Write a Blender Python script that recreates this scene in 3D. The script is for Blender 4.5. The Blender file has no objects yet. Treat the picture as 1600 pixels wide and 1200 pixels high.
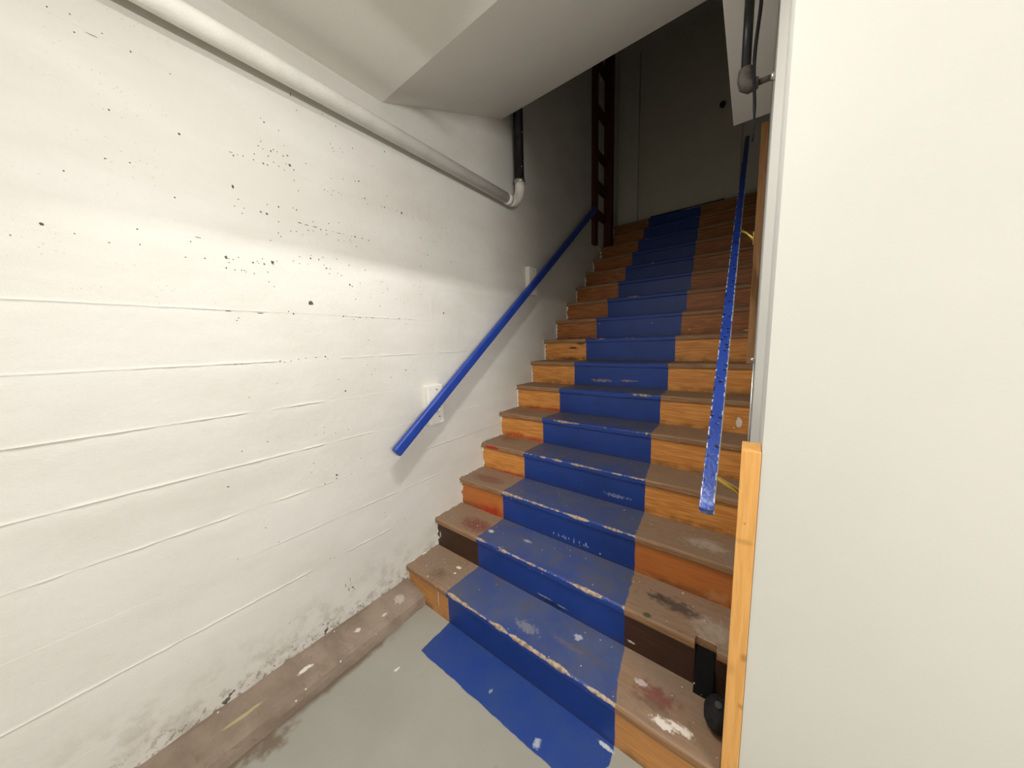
import bpy, bmesh, math, random
from mathutils import Vector, Matrix, noise

sc = bpy.context.scene
C = sc.collection
random.seed(7)

# ---------------------------------------------------------------- camera
CAM = Vector((0.0, 0.0, 1.455))
YAW, PITCH, ROLL, FPX = -0.6501, -0.1278, -0.0295, 490.94


def cam_axes():
    fwd = Vector((math.sin(YAW) * math.cos(PITCH), math.cos(YAW) * math.cos(PITCH), math.sin(PITCH)))
    right = Vector((math.cos(YAW), -math.sin(YAW), 0))
    up = right.cross(fwd)
    c, s = math.cos(ROLL), math.sin(ROLL)
    return c * right + s * up, -s * right + c * up, fwd


_r, _u, _f = cam_axes()
cd = bpy.data.cameras.new('camera')
cd.sensor_fit = 'HORIZONTAL'
cd.sensor_width = 36.0
cd.lens = FPX * 36.0 / 1600.0
cd.clip_start = 0.02
cam = bpy.data.objects.new('camera', cd)
cam.matrix_world = Matrix(((_r.x, _u.x, -_f.x, CAM.x), (_r.y, _u.y, -_f.y, CAM.y), (_r.z, _u.z, -_f.z, CAM.z), (0, 0, 0, 1)))
C.objects.link(cam)
sc.camera = cam

# ---------------------------------------------------------------- world, lamps, exposure
sc.view_settings.view_transform = 'Standard'
sc.view_settings.look = 'None'
sc.view_settings.gamma = 1.0
sc.view_settings.use_curve_mapping = False
sc.view_settings.exposure = -0.38
w = bpy.data.worlds.new('world')
sc.world = w
w.use_nodes = True
w.node_tree.nodes['Background'].inputs[0].default_value = (0, 0, 0, 1)
w.node_tree.nodes['Background'].inputs[1].default_value = 0.0


def area_light(name, loc, sx, sy, power, col):
    l = bpy.data.lights.new(name, 'AREA')
    l.shape = 'RECTANGLE'
    l.size, l.size_y, l.energy, l.color = sx, sy, power, col
    o = bpy.data.objects.new(name, l)
    o.location = loc
    C.objects.link(o)
    return o


KEY = (-0.68, 0.55, 2.655)        # strip light above the foot of the stairs
FILL_PANEL = (0.55, -1.15, 2.655)       # added fill panel, unseen, on the ceiling behind the camera
FILL_TUBE = (2.355, -0.80, 2.0)       # added fill tube, unseen, evens out the brightness from the side wall
LAMP_COL = (1.0, 0.987, 0.965)
area_light('strip_lamp', KEY, 0.006, 0.50, 30.0, LAMP_COL)
area_light('added_fill_panel_lamp', FILL_PANEL, 0.56, 1.16, 4.0, LAMP_COL)
area_light('added_fill_tube_lamp', FILL_TUBE, 0.10, 1.2, 104.0, LAMP_COL).rotation_euler = (0, math.pi / 2, 0)

# ---------------------------------------------------------------- layout (metres)
WX = -1.554                       # left wall
RX, RXN = 0.016, 0.036            # stair side of right wall, its near end
END = 0.955                       # face of the wall beside the stairs
RISE, RUN, Y0, NS = 0.185, 0.2273, 0.953, 16
OV, TH = 0.012, 0.034             # nosing overhang, tread thickness
FAR = 4.56
CZ = 2.683
TOP = 5.6


def ynose(i):
    return Y0 + (i - 1) * RUN


# ---------------------------------------------------------------- node helpers
class N:
    def __init__(s, name):
        s.m = bpy.data.materials.new(name)
        s.m.use_nodes = True
        s.t = s.m.node_tree
        s.b = s.t.nodes['Principled BSDF']
        s._p = None

    def n(s, kind, ins=None, **props):
        o = s.t.nodes.new('ShaderNode' + kind)
        for k, v in props.items():
            setattr(o, k, v)
        for k, v in (ins or {}).items():
            s.put(o.inputs[k], v)
        return o

    def put(s, sock, v):
        if isinstance(v, bpy.types.NodeSocket):
            s.t.links.new(v, sock)
        elif isinstance(v, (tuple, list)) and sock.type == 'RGBA' and len(v) == 3:
            sock.default_value = (*v, 1)
        else:
            sock.default_value = v

    @property
    def pos(s):
        if s._p is None:
            s._p = s.n('NewGeometry').outputs['Position']
        return s._p

    @property
    def obj(s):
        return s.n('TexCoord').outputs['Object']

    def xyz(s, v=None):
        o = s.n('SeparateXYZ', {0: v or s.pos})
        return o.outputs[0], o.outputs[1], o.outputs[2]

    def m2(s, op, a, b=0.0, clamp=False):
        return s.n('Math', {0: a, 1: b}, operation=op, use_clamp=clamp).outputs[0]

    def vm(s, op, a, b):
        return s.n('VectorMath', {0: a, 1: b}, operation=op).outputs[0]

    def noise(s, v, scale, detail=3.0, rough=0.55, out=0):
        return s.n('TexNoise', {'Vector': v, 'Scale': scale, 'Detail': detail, 'Roughness': rough}).outputs[out]

    def ramp(s, v, lo, hi, a=0.0, b=1.0, smooth=True):
        o = s.n('MapRange', {0: v, 1: lo, 2: hi, 3: a, 4: b})
        if smooth:
            o.interpolation_type = 'SMOOTHSTEP'
        return o.outputs[0]

    def mix(s, f, a, b, mode='MIX'):
        o = s.n('Mix', {0: f}, data_type='RGBA', blend_type=mode)
        s.put(o.inputs[6], a)
        s.put(o.inputs[7], b)
        return o.outputs[2]

    def curve(s, v, pts, lo, hi, vlo, vhi):
        """piecewise curve v -> value (points in real units)"""
        t = s.ramp(v, lo, hi, smooth=False)
        o = s.n('FloatCurve', {1: t})
        c = o.mapping.curves[0]
        pp = [((x - lo) / (hi - lo), (y - vlo) / (vhi - vlo)) for x, y in pts]
        c.points[0].location = pp[0]
        c.points[1].location = pp[-1]
        for q in pp[1:-1]:
            c.points.new(*q)
        for q in c.points:
            q.handle_type = 'VECTOR'
        o.mapping.update()
        return s.ramp(o.outputs[0], 0, 1, vlo, vhi, smooth=False)

    def blot(s, c, r, soft=0.6, warp=0.5, nscale=40.0):
        """irregular patch mask round a world point"""
        nz = s.vm('SUBTRACT', s.n('TexNoise', {'Vector': s.pos, 'Scale': nscale, 'Detail': 4.0}).outputs[1], (0.5, 0.5, 0.5))
        d = s.vm('DIVIDE', s.vm('SUBTRACT', s.pos, c), r)
        d = s.vm('ADD', d, s.vm('MULTIPLY', nz, (warp * 3, warp * 3, warp * 3)))
        l = s.n('VectorMath', {0: d}, operation='LENGTH').outputs['Value']
        return s.ramp(l, 1.0, 1.0 - soft)

    def specks(s, scale, size, density, seed=0.0):
        v = s.n('TexVoronoi', {'Vector': s.vm('ADD', s.pos, (seed, seed * 1.7, seed * 0.6)), 'Scale': scale})
        d = s.m2('ADD', v.outputs['Distance'], s.m2('MULTIPLY', s.m2('SUBTRACT', s.noise(s.pos, scale * 5, 2), 0.5), size * 1.2))
        inside = s.m2('LESS_THAN', d, size)
        rnd = s.n('SeparateColor', {0: v.outputs['Color']}).outputs[0]
        return s.m2('MULTIPLY', inside, s.m2('LESS_THAN', rnd, density))

    def bump(s, h, strength=0.3, dist=0.01):
        o = s.n('Bump', {'Height': h, 'Strength': strength, 'Distance': dist})
        s.t.links.new(o.outputs[0], s.b.inputs['Normal'])

    def done(s, col, rough=0.6, metal=0.0, spec=0.5):
        s.put(s.b.inputs['Base Color'], col)
        s.put(s.b.inputs['Roughness'], rough)
        s.put(s.b.inputs['Metallic'], metal)
        s.put(s.b.inputs['Specular IOR Level'], spec)
        return s.m


def rgb(r, g, b):
    f = lambda c: (c / 255 / 12.92) if c / 255 <= 0.04045 else ((c / 255 + 0.055) / 1.055) ** 2.4
    return (f(r), f(g), f(b))


# ---------------------------------------------------------------- mesh helpers
def link(name, me, mat=None, parent=None, smooth=False):
    o = bpy.data.objects.new(name, me)
    C.objects.link(o)
    if mat and not me.materials:
        me.materials.append(mat)
    if smooth:
        for p in me.polygons:
            p.use_smooth = True
    if parent:
        o.parent = parent
        o.matrix_parent_inverse = Matrix.Translation(-parent.location)
    return o


def from_bm(name, bm, mat, parent=None, smooth=False):
    bmesh.ops.recalc_face_normals(bm, faces=bm.faces)
    me = bpy.data.meshes.new(name)
    bm.to_mesh(me)
    bm.free()
    return link(name, me, mat, parent, smooth)


def bm_box(bm, lo, hi, bev=0.0, seg=2):
    vs = [bm.verts.new((x, y, z)) for x in (lo[0], hi[0]) for y in (lo[1], hi[1]) for z in (lo[2], hi[2])]
    fs = []
    for q in ((0, 1, 3, 2), (4, 6, 7, 5), (0, 4, 5, 1), (2, 3, 7, 6), (0, 2, 6, 4), (1, 5, 7, 3)):
        fs.append(bm.faces.new([vs[k] for k in q]))
    if bev:
        es = list({e for f in fs for e in f.edges})
        bmesh.ops.bevel(bm, geom=es, offset=bev, segments=seg, affect='EDGES', profile=0.6)


def box(name, lo, hi, mat, parent=None, bev=0.0, seg=2):
    bm = bmesh.new()
    bm_box(bm, lo, hi, bev, seg)
    return from_bm(name, bm, mat, parent)


def bm_tube(bm, pts, rad, seg=16, cap=True):
    pts = [Vector(p) for p in pts]
    rads = rad if isinstance(rad, (list, tuple)) else [rad] * len(pts)
    rings = []
    ref = None
    for i, p in enumerate(pts):
        d = (pts[min(i + 1, len(pts) - 1)] - pts[max(i - 1, 0)]).normalized()
        if ref is None:
            ref = Vector((1, 0, 0)) if abs(d.x) < 0.8 else Vector((0, 0, 1))
        a = (ref - d * ref.dot(d)).normalized()
        ref = a
        b = d.cross(a)
        rings.append([bm.verts.new(p + (a * math.cos(t) + b * math.sin(t)) * rads[i]) for t in [2 * math.pi * k / seg for k in range(seg)]])
    for r0, r1 in zip(rings, rings[1:]):
        for k in range(seg):
            bm.faces.new((r0[k], r0[(k + 1) % seg], r1[(k + 1) % seg], r1[k]))
    if cap:
        bm.faces.new(rings[0][::-1])
        bm.faces.new(rings[-1])


def tube(name, pts, rad, mat, parent=None, seg=16):
    bm = bmesh.new()
    bm_tube(bm, pts, rad, seg)
    o = from_bm(name, bm, mat, parent)
    for p in o.data.polygons:
        p.use_smooth = len(p.vertices) == 4
    return o


def prism(name, poly, lo, hi, axis, mat, parent=None, bev=0.0):
    """extrude polygon (list of 2-tuples) along axis between lo and hi"""
    bm = bmesh.new()

    def pt(q, h):
        if axis == 'x':
            return (h, q[0], q[1])
        if axis == 'y':
            return (q[0], h, q[1])
        return (q[0], q[1], h)
    a = [bm.verts.new(pt(q, lo)) for q in poly]
    b = [bm.verts.new(pt(q, hi)) for q in poly]
    bm.faces.new(a)
    bm.faces.new(b[::-1])
    n = len(poly)
    for k in range(n):
        bm.faces.new((a[k], b[k], b[(k + 1) % n], a[(k + 1) % n]))
    if bev:
        bmesh.ops.bevel(bm, geom=list(bm.edges), offset=bev, segments=2, affect='EDGES')
    return from_bm(name, bm, mat, parent)


def thing(name, loc, label, cat, group=None):
    o = bpy.data.objects.new(name, None)
    o.empty_display_size = 0.1
    o.location = loc
    C.objects.link(o)
    return tag(o, label, cat, group)


def tag(o, label, cat, group=None):
    o['label'] = label
    o['category'] = cat
    if group:
        o['group'] = group
    return o


def struct(o, label=None):
    o['kind'] = 'structure'
    if label:
        o['label'] = label
    return o


# ---------------------------------------------------------------- materials
def mat_paint(name, col, rough=0.75, grain=0.35, blotch=0.06, bscale=1.4):
    s = N(name)
    nz = s.noise(s.pos, bscale, 4)
    c = s.mix(s.ramp(nz, 0.3, 0.7, 0, 1), tuple(v * (1 - blotch) for v in col), tuple(min(1, v * (1 + blotch)) for v in col))
    s.bump(s.noise(s.pos, 160, 3), grain, 0.002)
    return s.done(c, rough, spec=0.3)


def mat_wall_concrete():
    s = N('painted_board_formed_concrete')
    x, y, z = s.xyz()
    c = s.mix(s.ramp(s.noise(s.vm('MULTIPLY', s.pos, (1, 1, 2.5)), 1.6, 5), 0.3, 0.72), rgb(216, 213, 206), rgb(206, 202, 193))
    # worn dirty paint close to the floor ledge and to the stairs
    low = s.m2('MULTIPLY', s.ramp(z, 0.42, 0.08), s.ramp(s.noise(s.pos, 9, 5, 0.65), 0.46, 0.68))
    c = s.mix(s.m2('MULTIPLY', low, 0.55), c, rgb(150, 140, 122))
    crumb = s.m2('MULTIPLY', s.ramp(z, 0.2, 0.09), s.ramp(s.noise(s.pos, 38, 4, 0.7), 0.52, 0.6))
    c = s.mix(s.m2('MULTIPLY', crumb, 0.7), c, rgb(98, 88, 74))
    # faint porous zones
    por = s.m2('MULTIPLY', s.ramp(s.noise(s.vm('MULTIPLY', s.pos, (1, 1, 3.2)), 3.1, 3), 0.52, 0.66), s.specks(70, 0.16, 0.5))
    por = s.m2('MULTIPLY', por, s.ramp(z, 1.4, 1.65))
    por = s.m2('MULTIPLY', por, s.ramp(z, 2.62, 2.45))
    c = s.mix(s.m2('MULTIPLY', por, 0.28), c, rgb(140, 136, 125))
    h = s.m2('ADD', s.m2('MULTIPLY', s.noise(s.pos, 26, 5, 0.6), 1.0), s.m2('MULTIPLY', s.noise(s.pos, 190, 2), 0.3))
    s.bump(h, 0.28, 0.008)
    return s.done(c, 0.62, spec=0.35)


STRIPE_L = [(0.7, -1.19), (0.953, -1.197), (1.4, -1.178), (1.86, -1.158), (2.32, -1.13), (2.77, -1.131), (3.0, -1.112), (3.23, -1.09), (4.6, -1.105)]
STRIPE_R = [(0.7, -0.40), (0.9, -0.315), (0.966, -0.315), (1.18, -0.356), (1.41, -0.382), (1.635, -0.399), (1.86, -0.429), (2.3, -0.437), (3.2, -0.446), (4.6, -0.56)]
BLUE = rgb(30, 60, 134)


def stripe_mask(s, wob=0.012):
    x, y, z = s.xyz()
    l = s.curve(y, STRIPE_L, 0.7, 4.6, -1.25, -0.25)
    r = s.curve(y, STRIPE_R, 0.7, 4.6, -1.25, -0.25)
    nz = s.m2('MULTIPLY', s.m2('SUBTRACT', s.noise(s.pos, 16, 4), 0.5), wob * 2)
    xx = s.m2('ADD', x, nz)
    return s.m2('MULTIPLY', s.ramp(s.m2('SUBTRACT', xx, l), -0.002, 0.002), s.ramp(s.m2('SUBTRACT', r, xx), -0.002, 0.002))


def wood(s, base, dark, axis_scale=(1.6, 26, 26), seed=0.0, figure=1.0):
    v = s.vm('MULTIPLY', s.vm('ADD', s.pos, (seed, seed * 2.3, seed * 1.1)), axis_scale)
    w = s.noise(v, 1.3, 4, 0.5)
    rings = s.m2('SINE', s.m2('MULTIPLY', w, 42.0))
    fine = s.noise(s.vm('MULTIPLY', s.pos, tuple(a * 7 for a in axis_scale)), 1.0, 3)
    f = s.m2('ADD', s.m2('MULTIPLY', rings, 0.22 * figure), s.m2('ADD', s.m2('MULTIPLY', fine, 0.7), 0.1))
    return s.mix(s.ramp(f, 0.1, 0.85), dark, base), f


def mat_riser(i, spec):
    s = N('riser_%02d' % i)
    x, y, z = s.xyz()
    z0, z1 = (i - 1) * RISE, i * RISE
    base, dark, fig = spec['base'], spec['dark'], spec.get('figure', 1.0)
    c, f = wood(s, base, dark, (1.5, 20, 22), i * 1.37, fig)
    # patchy dark brown towards the foot of the riser
    dark_brown = s.m2('MULTIPLY', s.ramp(z, z0 + 0.05, z0 + 0.002), s.ramp(s.noise(s.pos, 14, 4), 0.35, 0.65))
    c = s.mix(s.m2('MULTIPLY', dark_brown, 0.55), c, rgb(70, 48, 34))
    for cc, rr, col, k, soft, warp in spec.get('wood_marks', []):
        c = s.mix(s.m2('MULTIPLY', s.blot(cc, rr, soft, warp), k), c, col)
    st = stripe_mask(s, 0.004)
    bl = s.mix(s.ramp(s.noise(s.pos, 5, 4), 0.3, 0.7), BLUE, tuple(v * 0.82 for v in BLUE))
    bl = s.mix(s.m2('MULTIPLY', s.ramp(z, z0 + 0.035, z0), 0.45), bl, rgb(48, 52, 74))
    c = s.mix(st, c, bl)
    for cc, rr, col, k, soft, warp in spec.get('marks', []):
        c = s.mix(s.m2('MULTIPLY', s.blot(cc, rr, soft, warp, 90), k), c, col)
    # rough white paint line against the wall, a few drips of white
    edge = s.ramp(s.m2('ADD', x, s.m2('MULTIPLY', s.noise(s.pos, 26, 4), -0.060)), WX - 0.011, WX - 0.015)
    c = s.mix(edge, c, rgb(226, 222, 212))
    c = s.mix(s.m2('MULTIPLY', s.specks(18, 0.07, spec.get('specks', 0.08), i * 0.37), 0.85), c, rgb(222, 218, 208))
    s.bump(f, 0.12, 0.003)
    return s.done(c, s.mix(st, (0.5,) * 3, (0.42,) * 3), spec=0.4)


def mat_tread(i, spec):
    s = N('tread_%02d' % i)
    x, y, z = s.xyz()
    yn, zt = ynose(i), i * RISE
    c, f = wood(s, spec['base'], spec['dark'], (1.7, 24, 24), 40 + i * 2.1, 0.6)
    # fallen dust lies on the flat of the tread, not on its front edge
    top = s.ramp(z, zt - 0.006, zt - 0.0015)
    dust = s.m2('MULTIPLY', top, s.ramp(s.noise(s.pos, 7, 6, 0.62), 0.25, 0.62, 0.35, 0.95))
    c = s.mix(s.m2('MULTIPLY', dust, spec.get('dust', 0.8)), c, spec['dustcol'])
    c = s.mix(s.m2('MULTIPLY', s.ramp(s.noise(s.pos, 48, 5, 0.7), 0.55, 0.75), s.m2('MULTIPLY', top, 0.4)), c, rgb(60, 48, 40))
    for cc, rr, col, k, soft, warp in spec.get('wood_marks', []):
        c = s.mix(s.m2('MULTIPLY', s.blot(cc, rr, soft, warp), k), c, col)
    st = stripe_mask(s, 0.012)
    worn = s.m2('MULTIPLY', top, s.ramp(s.noise(s.vm('ADD', s.pos, (i * 3.1, 0, 0)), 5.5, 6, 0.6), 0.25, 0.75, spec['wear'] - 0.22, spec['wear'] + 0.18))
    bl = s.mix(worn, BLUE, spec['wearcol'])
    bl = s.mix(s.m2('MULTIPLY', s.ramp(s.noise(s.pos, 60, 5, 0.75), 0.58, 0.72), s.m2('MULTIPLY', top, 0.35)), bl, rgb(120, 122, 132))
    dirt = s.ramp(s.noise(s.vm('ADD', s.vm('MULTIPLY', s.pos, (1, 1.6, 1)), (i * 5.3, 0, 0)), 9, 7, 0.68), 0.46, 0.66)
    bl = s.mix(s.m2('MULTIPLY', s.m2('MULTIPLY', dirt, top), 0.5), bl, rgb(92, 84, 82))
    # paint knocked off along the nosing shows bare wood
    jag = s.m2('MULTIPLY', s.m2('SUBTRACT', s.noise(s.vm('MULTIPLY', s.pos, (1, 0.25, 0.25)), 9, 6, 0.68), 0.5), 0.050)
    ed = s.m2('MULTIPLY', s.ramp(s.m2('ADD', y, jag), yn + 0.0115, yn + 0.0085), s.ramp(s.m2('SUBTRACT', z, jag), zt - 0.0125, zt - 0.0100))
    ragged = s.ramp(s.m2('ADD', s.noise(s.vm('ADD', s.pos, (i * 1.9, 0, 0)), 3.2, 6, 0.6), s.m2('MULTIPLY', s.noise(s.pos, 45, 3), 0.22)), spec.get('bare', 0.60), spec.get('bare', 0.60) + 0.05)
    bl = s.mix(s.m2('MULTIPLY', s.m2('MULTIPLY', ed, ragged), 0.9), bl, s.mix(s.ramp(s.noise(s.pos, 60, 4), 0.35, 0.6), rgb(138, 112, 88), rgb(188, 166, 138)))
    c = s.mix(st, c, bl)
    for cc, rr, col, k, soft, warp in spec.get('marks', []):
        c = s.mix(s.m2('MULTIPLY', s.blot(cc, rr, soft, warp, 70), k), c, col)
    edge = s.ramp(s.m2('ADD', x, s.m2('MULTIPLY', s.noise(s.pos, 30, 4), -0.040)), WX - 0.010, WX - 0.013)
    c = s.mix(edge, c, rgb(226, 222, 212))
    sp = s.m2('MAXIMUM', s.specks(14, 0.06, spec.get('specks', 0.2), 3 + i * 0.53), s.specks(42, 0.1, spec.get('specks', 0.2) * 0.6, i * 0.71))
    c = s.mix(s.m2('MULTIPLY', sp, 0.85), c, rgb(216, 211, 200))
    s.bump(s.m2('ADD', f, s.noise(s.pos, 70, 4)), 0.2, 0.003)
    return s.done(c, s.mix(st, (0.62,) * 3, (0.5,) * 3), spec=0.4)


def mat_lumber(name, base, dark, along=2, knots=(), rough=0.6):
    s = N(name)
    sc_ = [22.0, 22.0, 22.0]
    sc_[along] = 1.4
    c, f = wood(s, base, dark, tuple(sc_), 5.3, 0.5)
    for cc, rr, k in knots:
        c = s.mix(s.m2('MULTIPLY', s.blot(cc, rr, 0.8, 0.2), k), c, tuple(v * 0.4 for v in dark))
    s.bump(f, 0.08, 0.002)
    return s.done(c, rough, spec=0.35)


def mat_floor():
    s = N('grey_floor_paint_with_blue_band')
    x, y, z = s.xyz()
    c = s.mix(s.ramp(s.noise(s.pos, 2.2, 5), 0.3, 0.7), rgb(152, 149, 139), rgb(161, 158, 148))
    c = s.mix(s.m2('MULTIPLY', s.ramp(s.noise(s.pos, 6, 4), 0.62, 0.75), 0.3), c, rgb(128, 122, 110))
    # paint missing along the concrete ledge
    bare = s.ramp(s.m2('ADD', x, s.m2('MULTIPLY', s.m2('SUBTRACT', s.noise(s.pos, 6, 5, 0.6), 0.5), 0.10)), -1.352, -1.385)
    bare2 = s.blot((-1.36, 0.22, 0), (0.06, 0.10, 0.1), 0.6, 0.6, 22)
    c = s.mix(s.m2('MAXIMUM', s.m2('MULTIPLY', bare, s.ramp(y, 0.86, 0.7)), bare2), c, rgb(118, 103, 88))
    st = stripe_mask(s, 0.010)
    nz = s.m2('MULTIPLY', s.m2('SUBTRACT', s.noise(s.pos, 13, 4), 0.5), 0.016)
    st = s.m2('MULTIPLY', st, s.ramp(s.m2('ADD', y, nz), 0.777, 0.781))
    bl = s.mix(s.ramp(s.noise(s.pos, 7, 5), 0.3, 0.7), tuple(v * 1.02 for v in BLUE), rgb(42, 68, 128))
    bl = s.mix(s.m2('MULTIPLY', s.ramp(s.noise(s.pos, 90, 4), 0.6, 0.75), 0.25), bl, rgb(100, 112, 150))
    c = s.mix(st, c, bl)
    for cc, rr, k in (((-1.207, 0.658, 0), (0.008, 0.016, 0.05), 1.0), ((-0.547, 0.806, 0), (0.016, 0.022, 0.05), 0.55), ((-0.80, 0.84, 0), (0.008, 0.014, 0.05), 0.35), ((-0.34, 0.945, 0), (0.035, 0.010, 0.05), 0.8)):
        c = s.mix(s.m2('MULTIPLY', s.blot(cc, rr, 0.5, 0.5, 90), k), c, rgb(214, 216, 214))
    c = s.mix(s.m2('MULTIPLY', s.blot((-0.62, 0.66, 0), (0.02, 0.02, 0.05), 0.8, 0.5), 0.3), c, rgb(100, 96, 88))
    s.bump(s.noise(s.pos, 55, 4), 0.1, 0.003)
    return s.done(c, s.ramp(s.noise(s.pos, 4, 3), 0.3, 0.7, 0.42, 0.55), spec=0.4)


def mat_ledge():
    s = N('bare_dusty_concrete')
    c = s.mix(s.ramp(s.noise(s.pos, 5, 6, 0.6), 0.3, 0.7), rgb(150, 134, 119), rgb(126, 110, 96))
    c = s.mix(s.m2('MULTIPLY', s.ramp(s.noise(s.pos, 30, 5, 0.7), 0.55, 0.72), 0.4), c, rgb(98, 84, 70))
    for cc, rr, k in (((-1.47, 0.39, 0.08), (0.011, 0.034, 0.1), 1.0), ((-1.47, 0.62, 0.08), (0.014, 0.020, 0.1), 0.9), ((-1.45, 0.75, 0.07), (0.008, 0.02, 0.1), 0.7), ((-1.47, 0.85, 0.08), (0.03, 0.03, 0.1), 0.4)):
        c = s.mix(s.m2('MULTIPLY', s.blot(cc, rr, 0.35, 0.5, 60), k), c, rgb(214, 208, 198))
    c = s.mix(s.m2('MULTIPLY', s.blot((-1.47, 0.17, 0.08), (0.009, 0.08, 0.1), 0.6, 0.4, 30), 0.6), c, rgb(196, 178, 130))
    c = s.mix(s.specks(22, 0.08, 0.25), c, rgb(210, 204, 194))
    s.bump(s.noise(s.pos, 40, 5, 0.65), 0.4, 0.006)
    return s.done(c, 0.85, spec=0.2)


def mat_rail(name, chips, gloss):
    s = N(name)
    c = s.mix(s.ramp(s.noise(s.pos, 8, 4), 0.3, 0.7), rgb(28, 58, 146), rgb(38, 70, 158))
    if chips:
        ob = s.obj
        x, y, z = s.xyz(ob)
        edge = s.ramp(s.m2('ABSOLUTE', x), 0.0130, 0.0165)
        chip = s.ramp(s.m2('ADD', s.noise(ob, 48, 4), s.m2('MULTIPLY', s.noise(ob, 9, 2), 0.35)), 0.70, 0.73)
        line = s.m2('MULTIPLY', s.ramp(x, 0.0163, 0.0172), s.ramp(s.noise(ob, 5, 3), 0.42, 0.48))
        c = s.mix(s.m2('MAXIMUM', s.m2('MULTIPLY', edge, chip), line), c, rgb(216, 214, 214))
        v = s.n('TexVoronoi', {'Vector': ob, 'Scale': 46.0})
        hole = s.m2('MULTIPLY', s.ramp(v.outputs['Distance'], 0.36, 0.26), s.m2('LESS_THAN', s.n('SeparateColor', {0: v.outputs['Color']}).outputs[0], 0.62))
        c = s.mix(s.m2('MULTIPLY', hole, 0.85), c, rgb(14, 18, 48))
        tip = s.m2('MULTIPLY', s.ramp(y, 0.11, 0.0), s.ramp(s.noise(ob, 70, 4), 0.4, 0.65))
        c = s.mix(s.m2('MULTIPLY', tip, 0.55), c, rgb(150, 162, 196))
        s.bump(s.m2('ADD', s.noise(ob, 60, 3), s.m2('MULTIPLY', hole, -1.5)), 0.35, 0.004)
    else:
        s.bump(s.noise(s.pos, 50, 3), 0.15, 0.003)
    return s.done(c, gloss, spec=0.5)


def plain(name, col, rough=0.6, metal=0.0, var=0.12, scale=30, spec=0.5, bump=0.1):
    s = N(name)
    c = s.mix(s.ramp(s.noise(s.pos, scale, 4), 0.3, 0.7), tuple(v * (1 - var) for v in col), tuple(min(1, v * (1 + var)) for v in col))
    if bump:
        s.bump(s.noise(s.pos, scale * 2, 3), bump, 0.003)
    return s.done(c, rough, metal, spec)


def mat_black_pipe():
    s = N('black_pipe_paint')
    c = s.mix(s.ramp(s.noise(s.pos, 20, 4), 0.4, 0.7), (0.006, 0.006, 0.007), (0.02, 0.019, 0.018))
    c = s.mix(s.specks(26, 0.11, 0.14, 2.0), c, rgb(190, 186, 178))
    s.bump(s.noise(s.pos, 60, 3), 0.2, 0.003)
    return s.done(c, 0.42, spec=0.3)


M = {}
M['wall'] = mat_wall_concrete()
M['drywall'] = mat_paint('white_drywall', rgb(212, 210, 202), 0.8, 0.08, 0.025)
M['ceiling'] = mat_paint('ceiling_paint', rgb(238, 235, 226), 0.85, 0.3, 0.03)
M['upper'] = mat_paint('upper_wall_paint', rgb(214, 209, 198), 0.7, 0.2, 0.03)
M['floor'] = mat_floor()
M['ledge'] = mat_ledge()
M['black_pipe'] = mat_black_pipe()
M['white_pipe'] = mat_paint('white_pipe_paint', rgb(240, 237, 228), 0.5, 0.6, 0.05, 9)
M['white_block'] = mat_paint('white_wood_paint', rgb(230, 226, 216), 0.55, 0.3, 0.03, 20)
M['brass'] = plain('brass', rgb(205, 178, 96), 0.28, 0.95, 0.1)
M['steel'] = plain('steel', rgb(196, 192, 188), 0.3, 0.9, 0.1)
M['dark_hole'] = plain('dark_hole', (0.012, 0.011, 0.010), 0.9, var=0.3)
M['rubber'] = plain('black_rubber', (0.010, 0.010, 0.011), 0.75, var=0.35, scale=60, spec=0.3, bump=0.3)
M['screw'] = plain('dark_screw', (0.02, 0.018, 0.016), 0.5)
M['door'] = mat_paint('door_paint', rgb(206, 200, 184), 0.6, 0.15, 0.03)
M['redwood'] = mat_lumber('red_brown_timber', rgb(96, 46, 30), rgb(62, 28, 20))
M['lamp_metal'] = plain('lamp_housing_white', rgb(230, 229, 224), 0.5)
M['pine'] = mat_lumber('pine_stud', rgb(236, 180, 106), rgb(218, 158, 86), 2, [((0.03, 0.95, 0.60), (0.012, 0.05, 0.018), 0.6), ((0.0, 0.95, 0.55), (0.02, 0.05, 0.03), 0.25), ((0.012, 0.95, 0.93), (0.03, 0.05, 0.012), 0.35), ((0.031, 0.95, 0.45), (0.012, 0.05, 0.014), 0.5), ((0.012, 0.95, 0.98), (0.004, 0.02, 0.004), 0.7)])
M['pine2'] = mat_lumber('pine_stud_dusty', rgb(178, 132, 84), rgb(150, 106, 64), 2)

# ---------------------------------------------------------------- left wall: board formed concrete
LINES = [0.252, 0.447, 0.641, 0.829, 1.018, 1.217, 1.411, 1.609, 1.803, 1.990, 2.176, 2.372, 2.56]
FINS = {0.447: [(-2.9, 0.49, 1.0), (0.64, 0.90, 0.8)], 0.641: [(0.36, 0.60, 0.35), (0.70, 0.95, 0.6), (0.97, 1.25, 0.6)],
        0.829: [(-2.9, 0.27, 0.9), (0.37, 0.52, 1.0), (0.54, 0.62, 0.5), (1.1, 1.5, 0.5)],
        1.018: [(-2.9, 0.62, 1.0), (0.63, 0.85, 0.5), (1.25, 1.6, 0.4)], 1.217: [(-2.9, 0.35, 0.9), (0.41, 0.62, 1.0), (0.70, 0.74, 0.7), (1.35, 1.75, 0.4)],
        1.411: [(-2.9, 0.47, 0.7), (0.70, 1.17, 0.5), (1.3, 1.5, 0.4)], 1.609: [(-2.9, 0.45, 0.6), (0.75, 1.25, 0.45)]}


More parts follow.
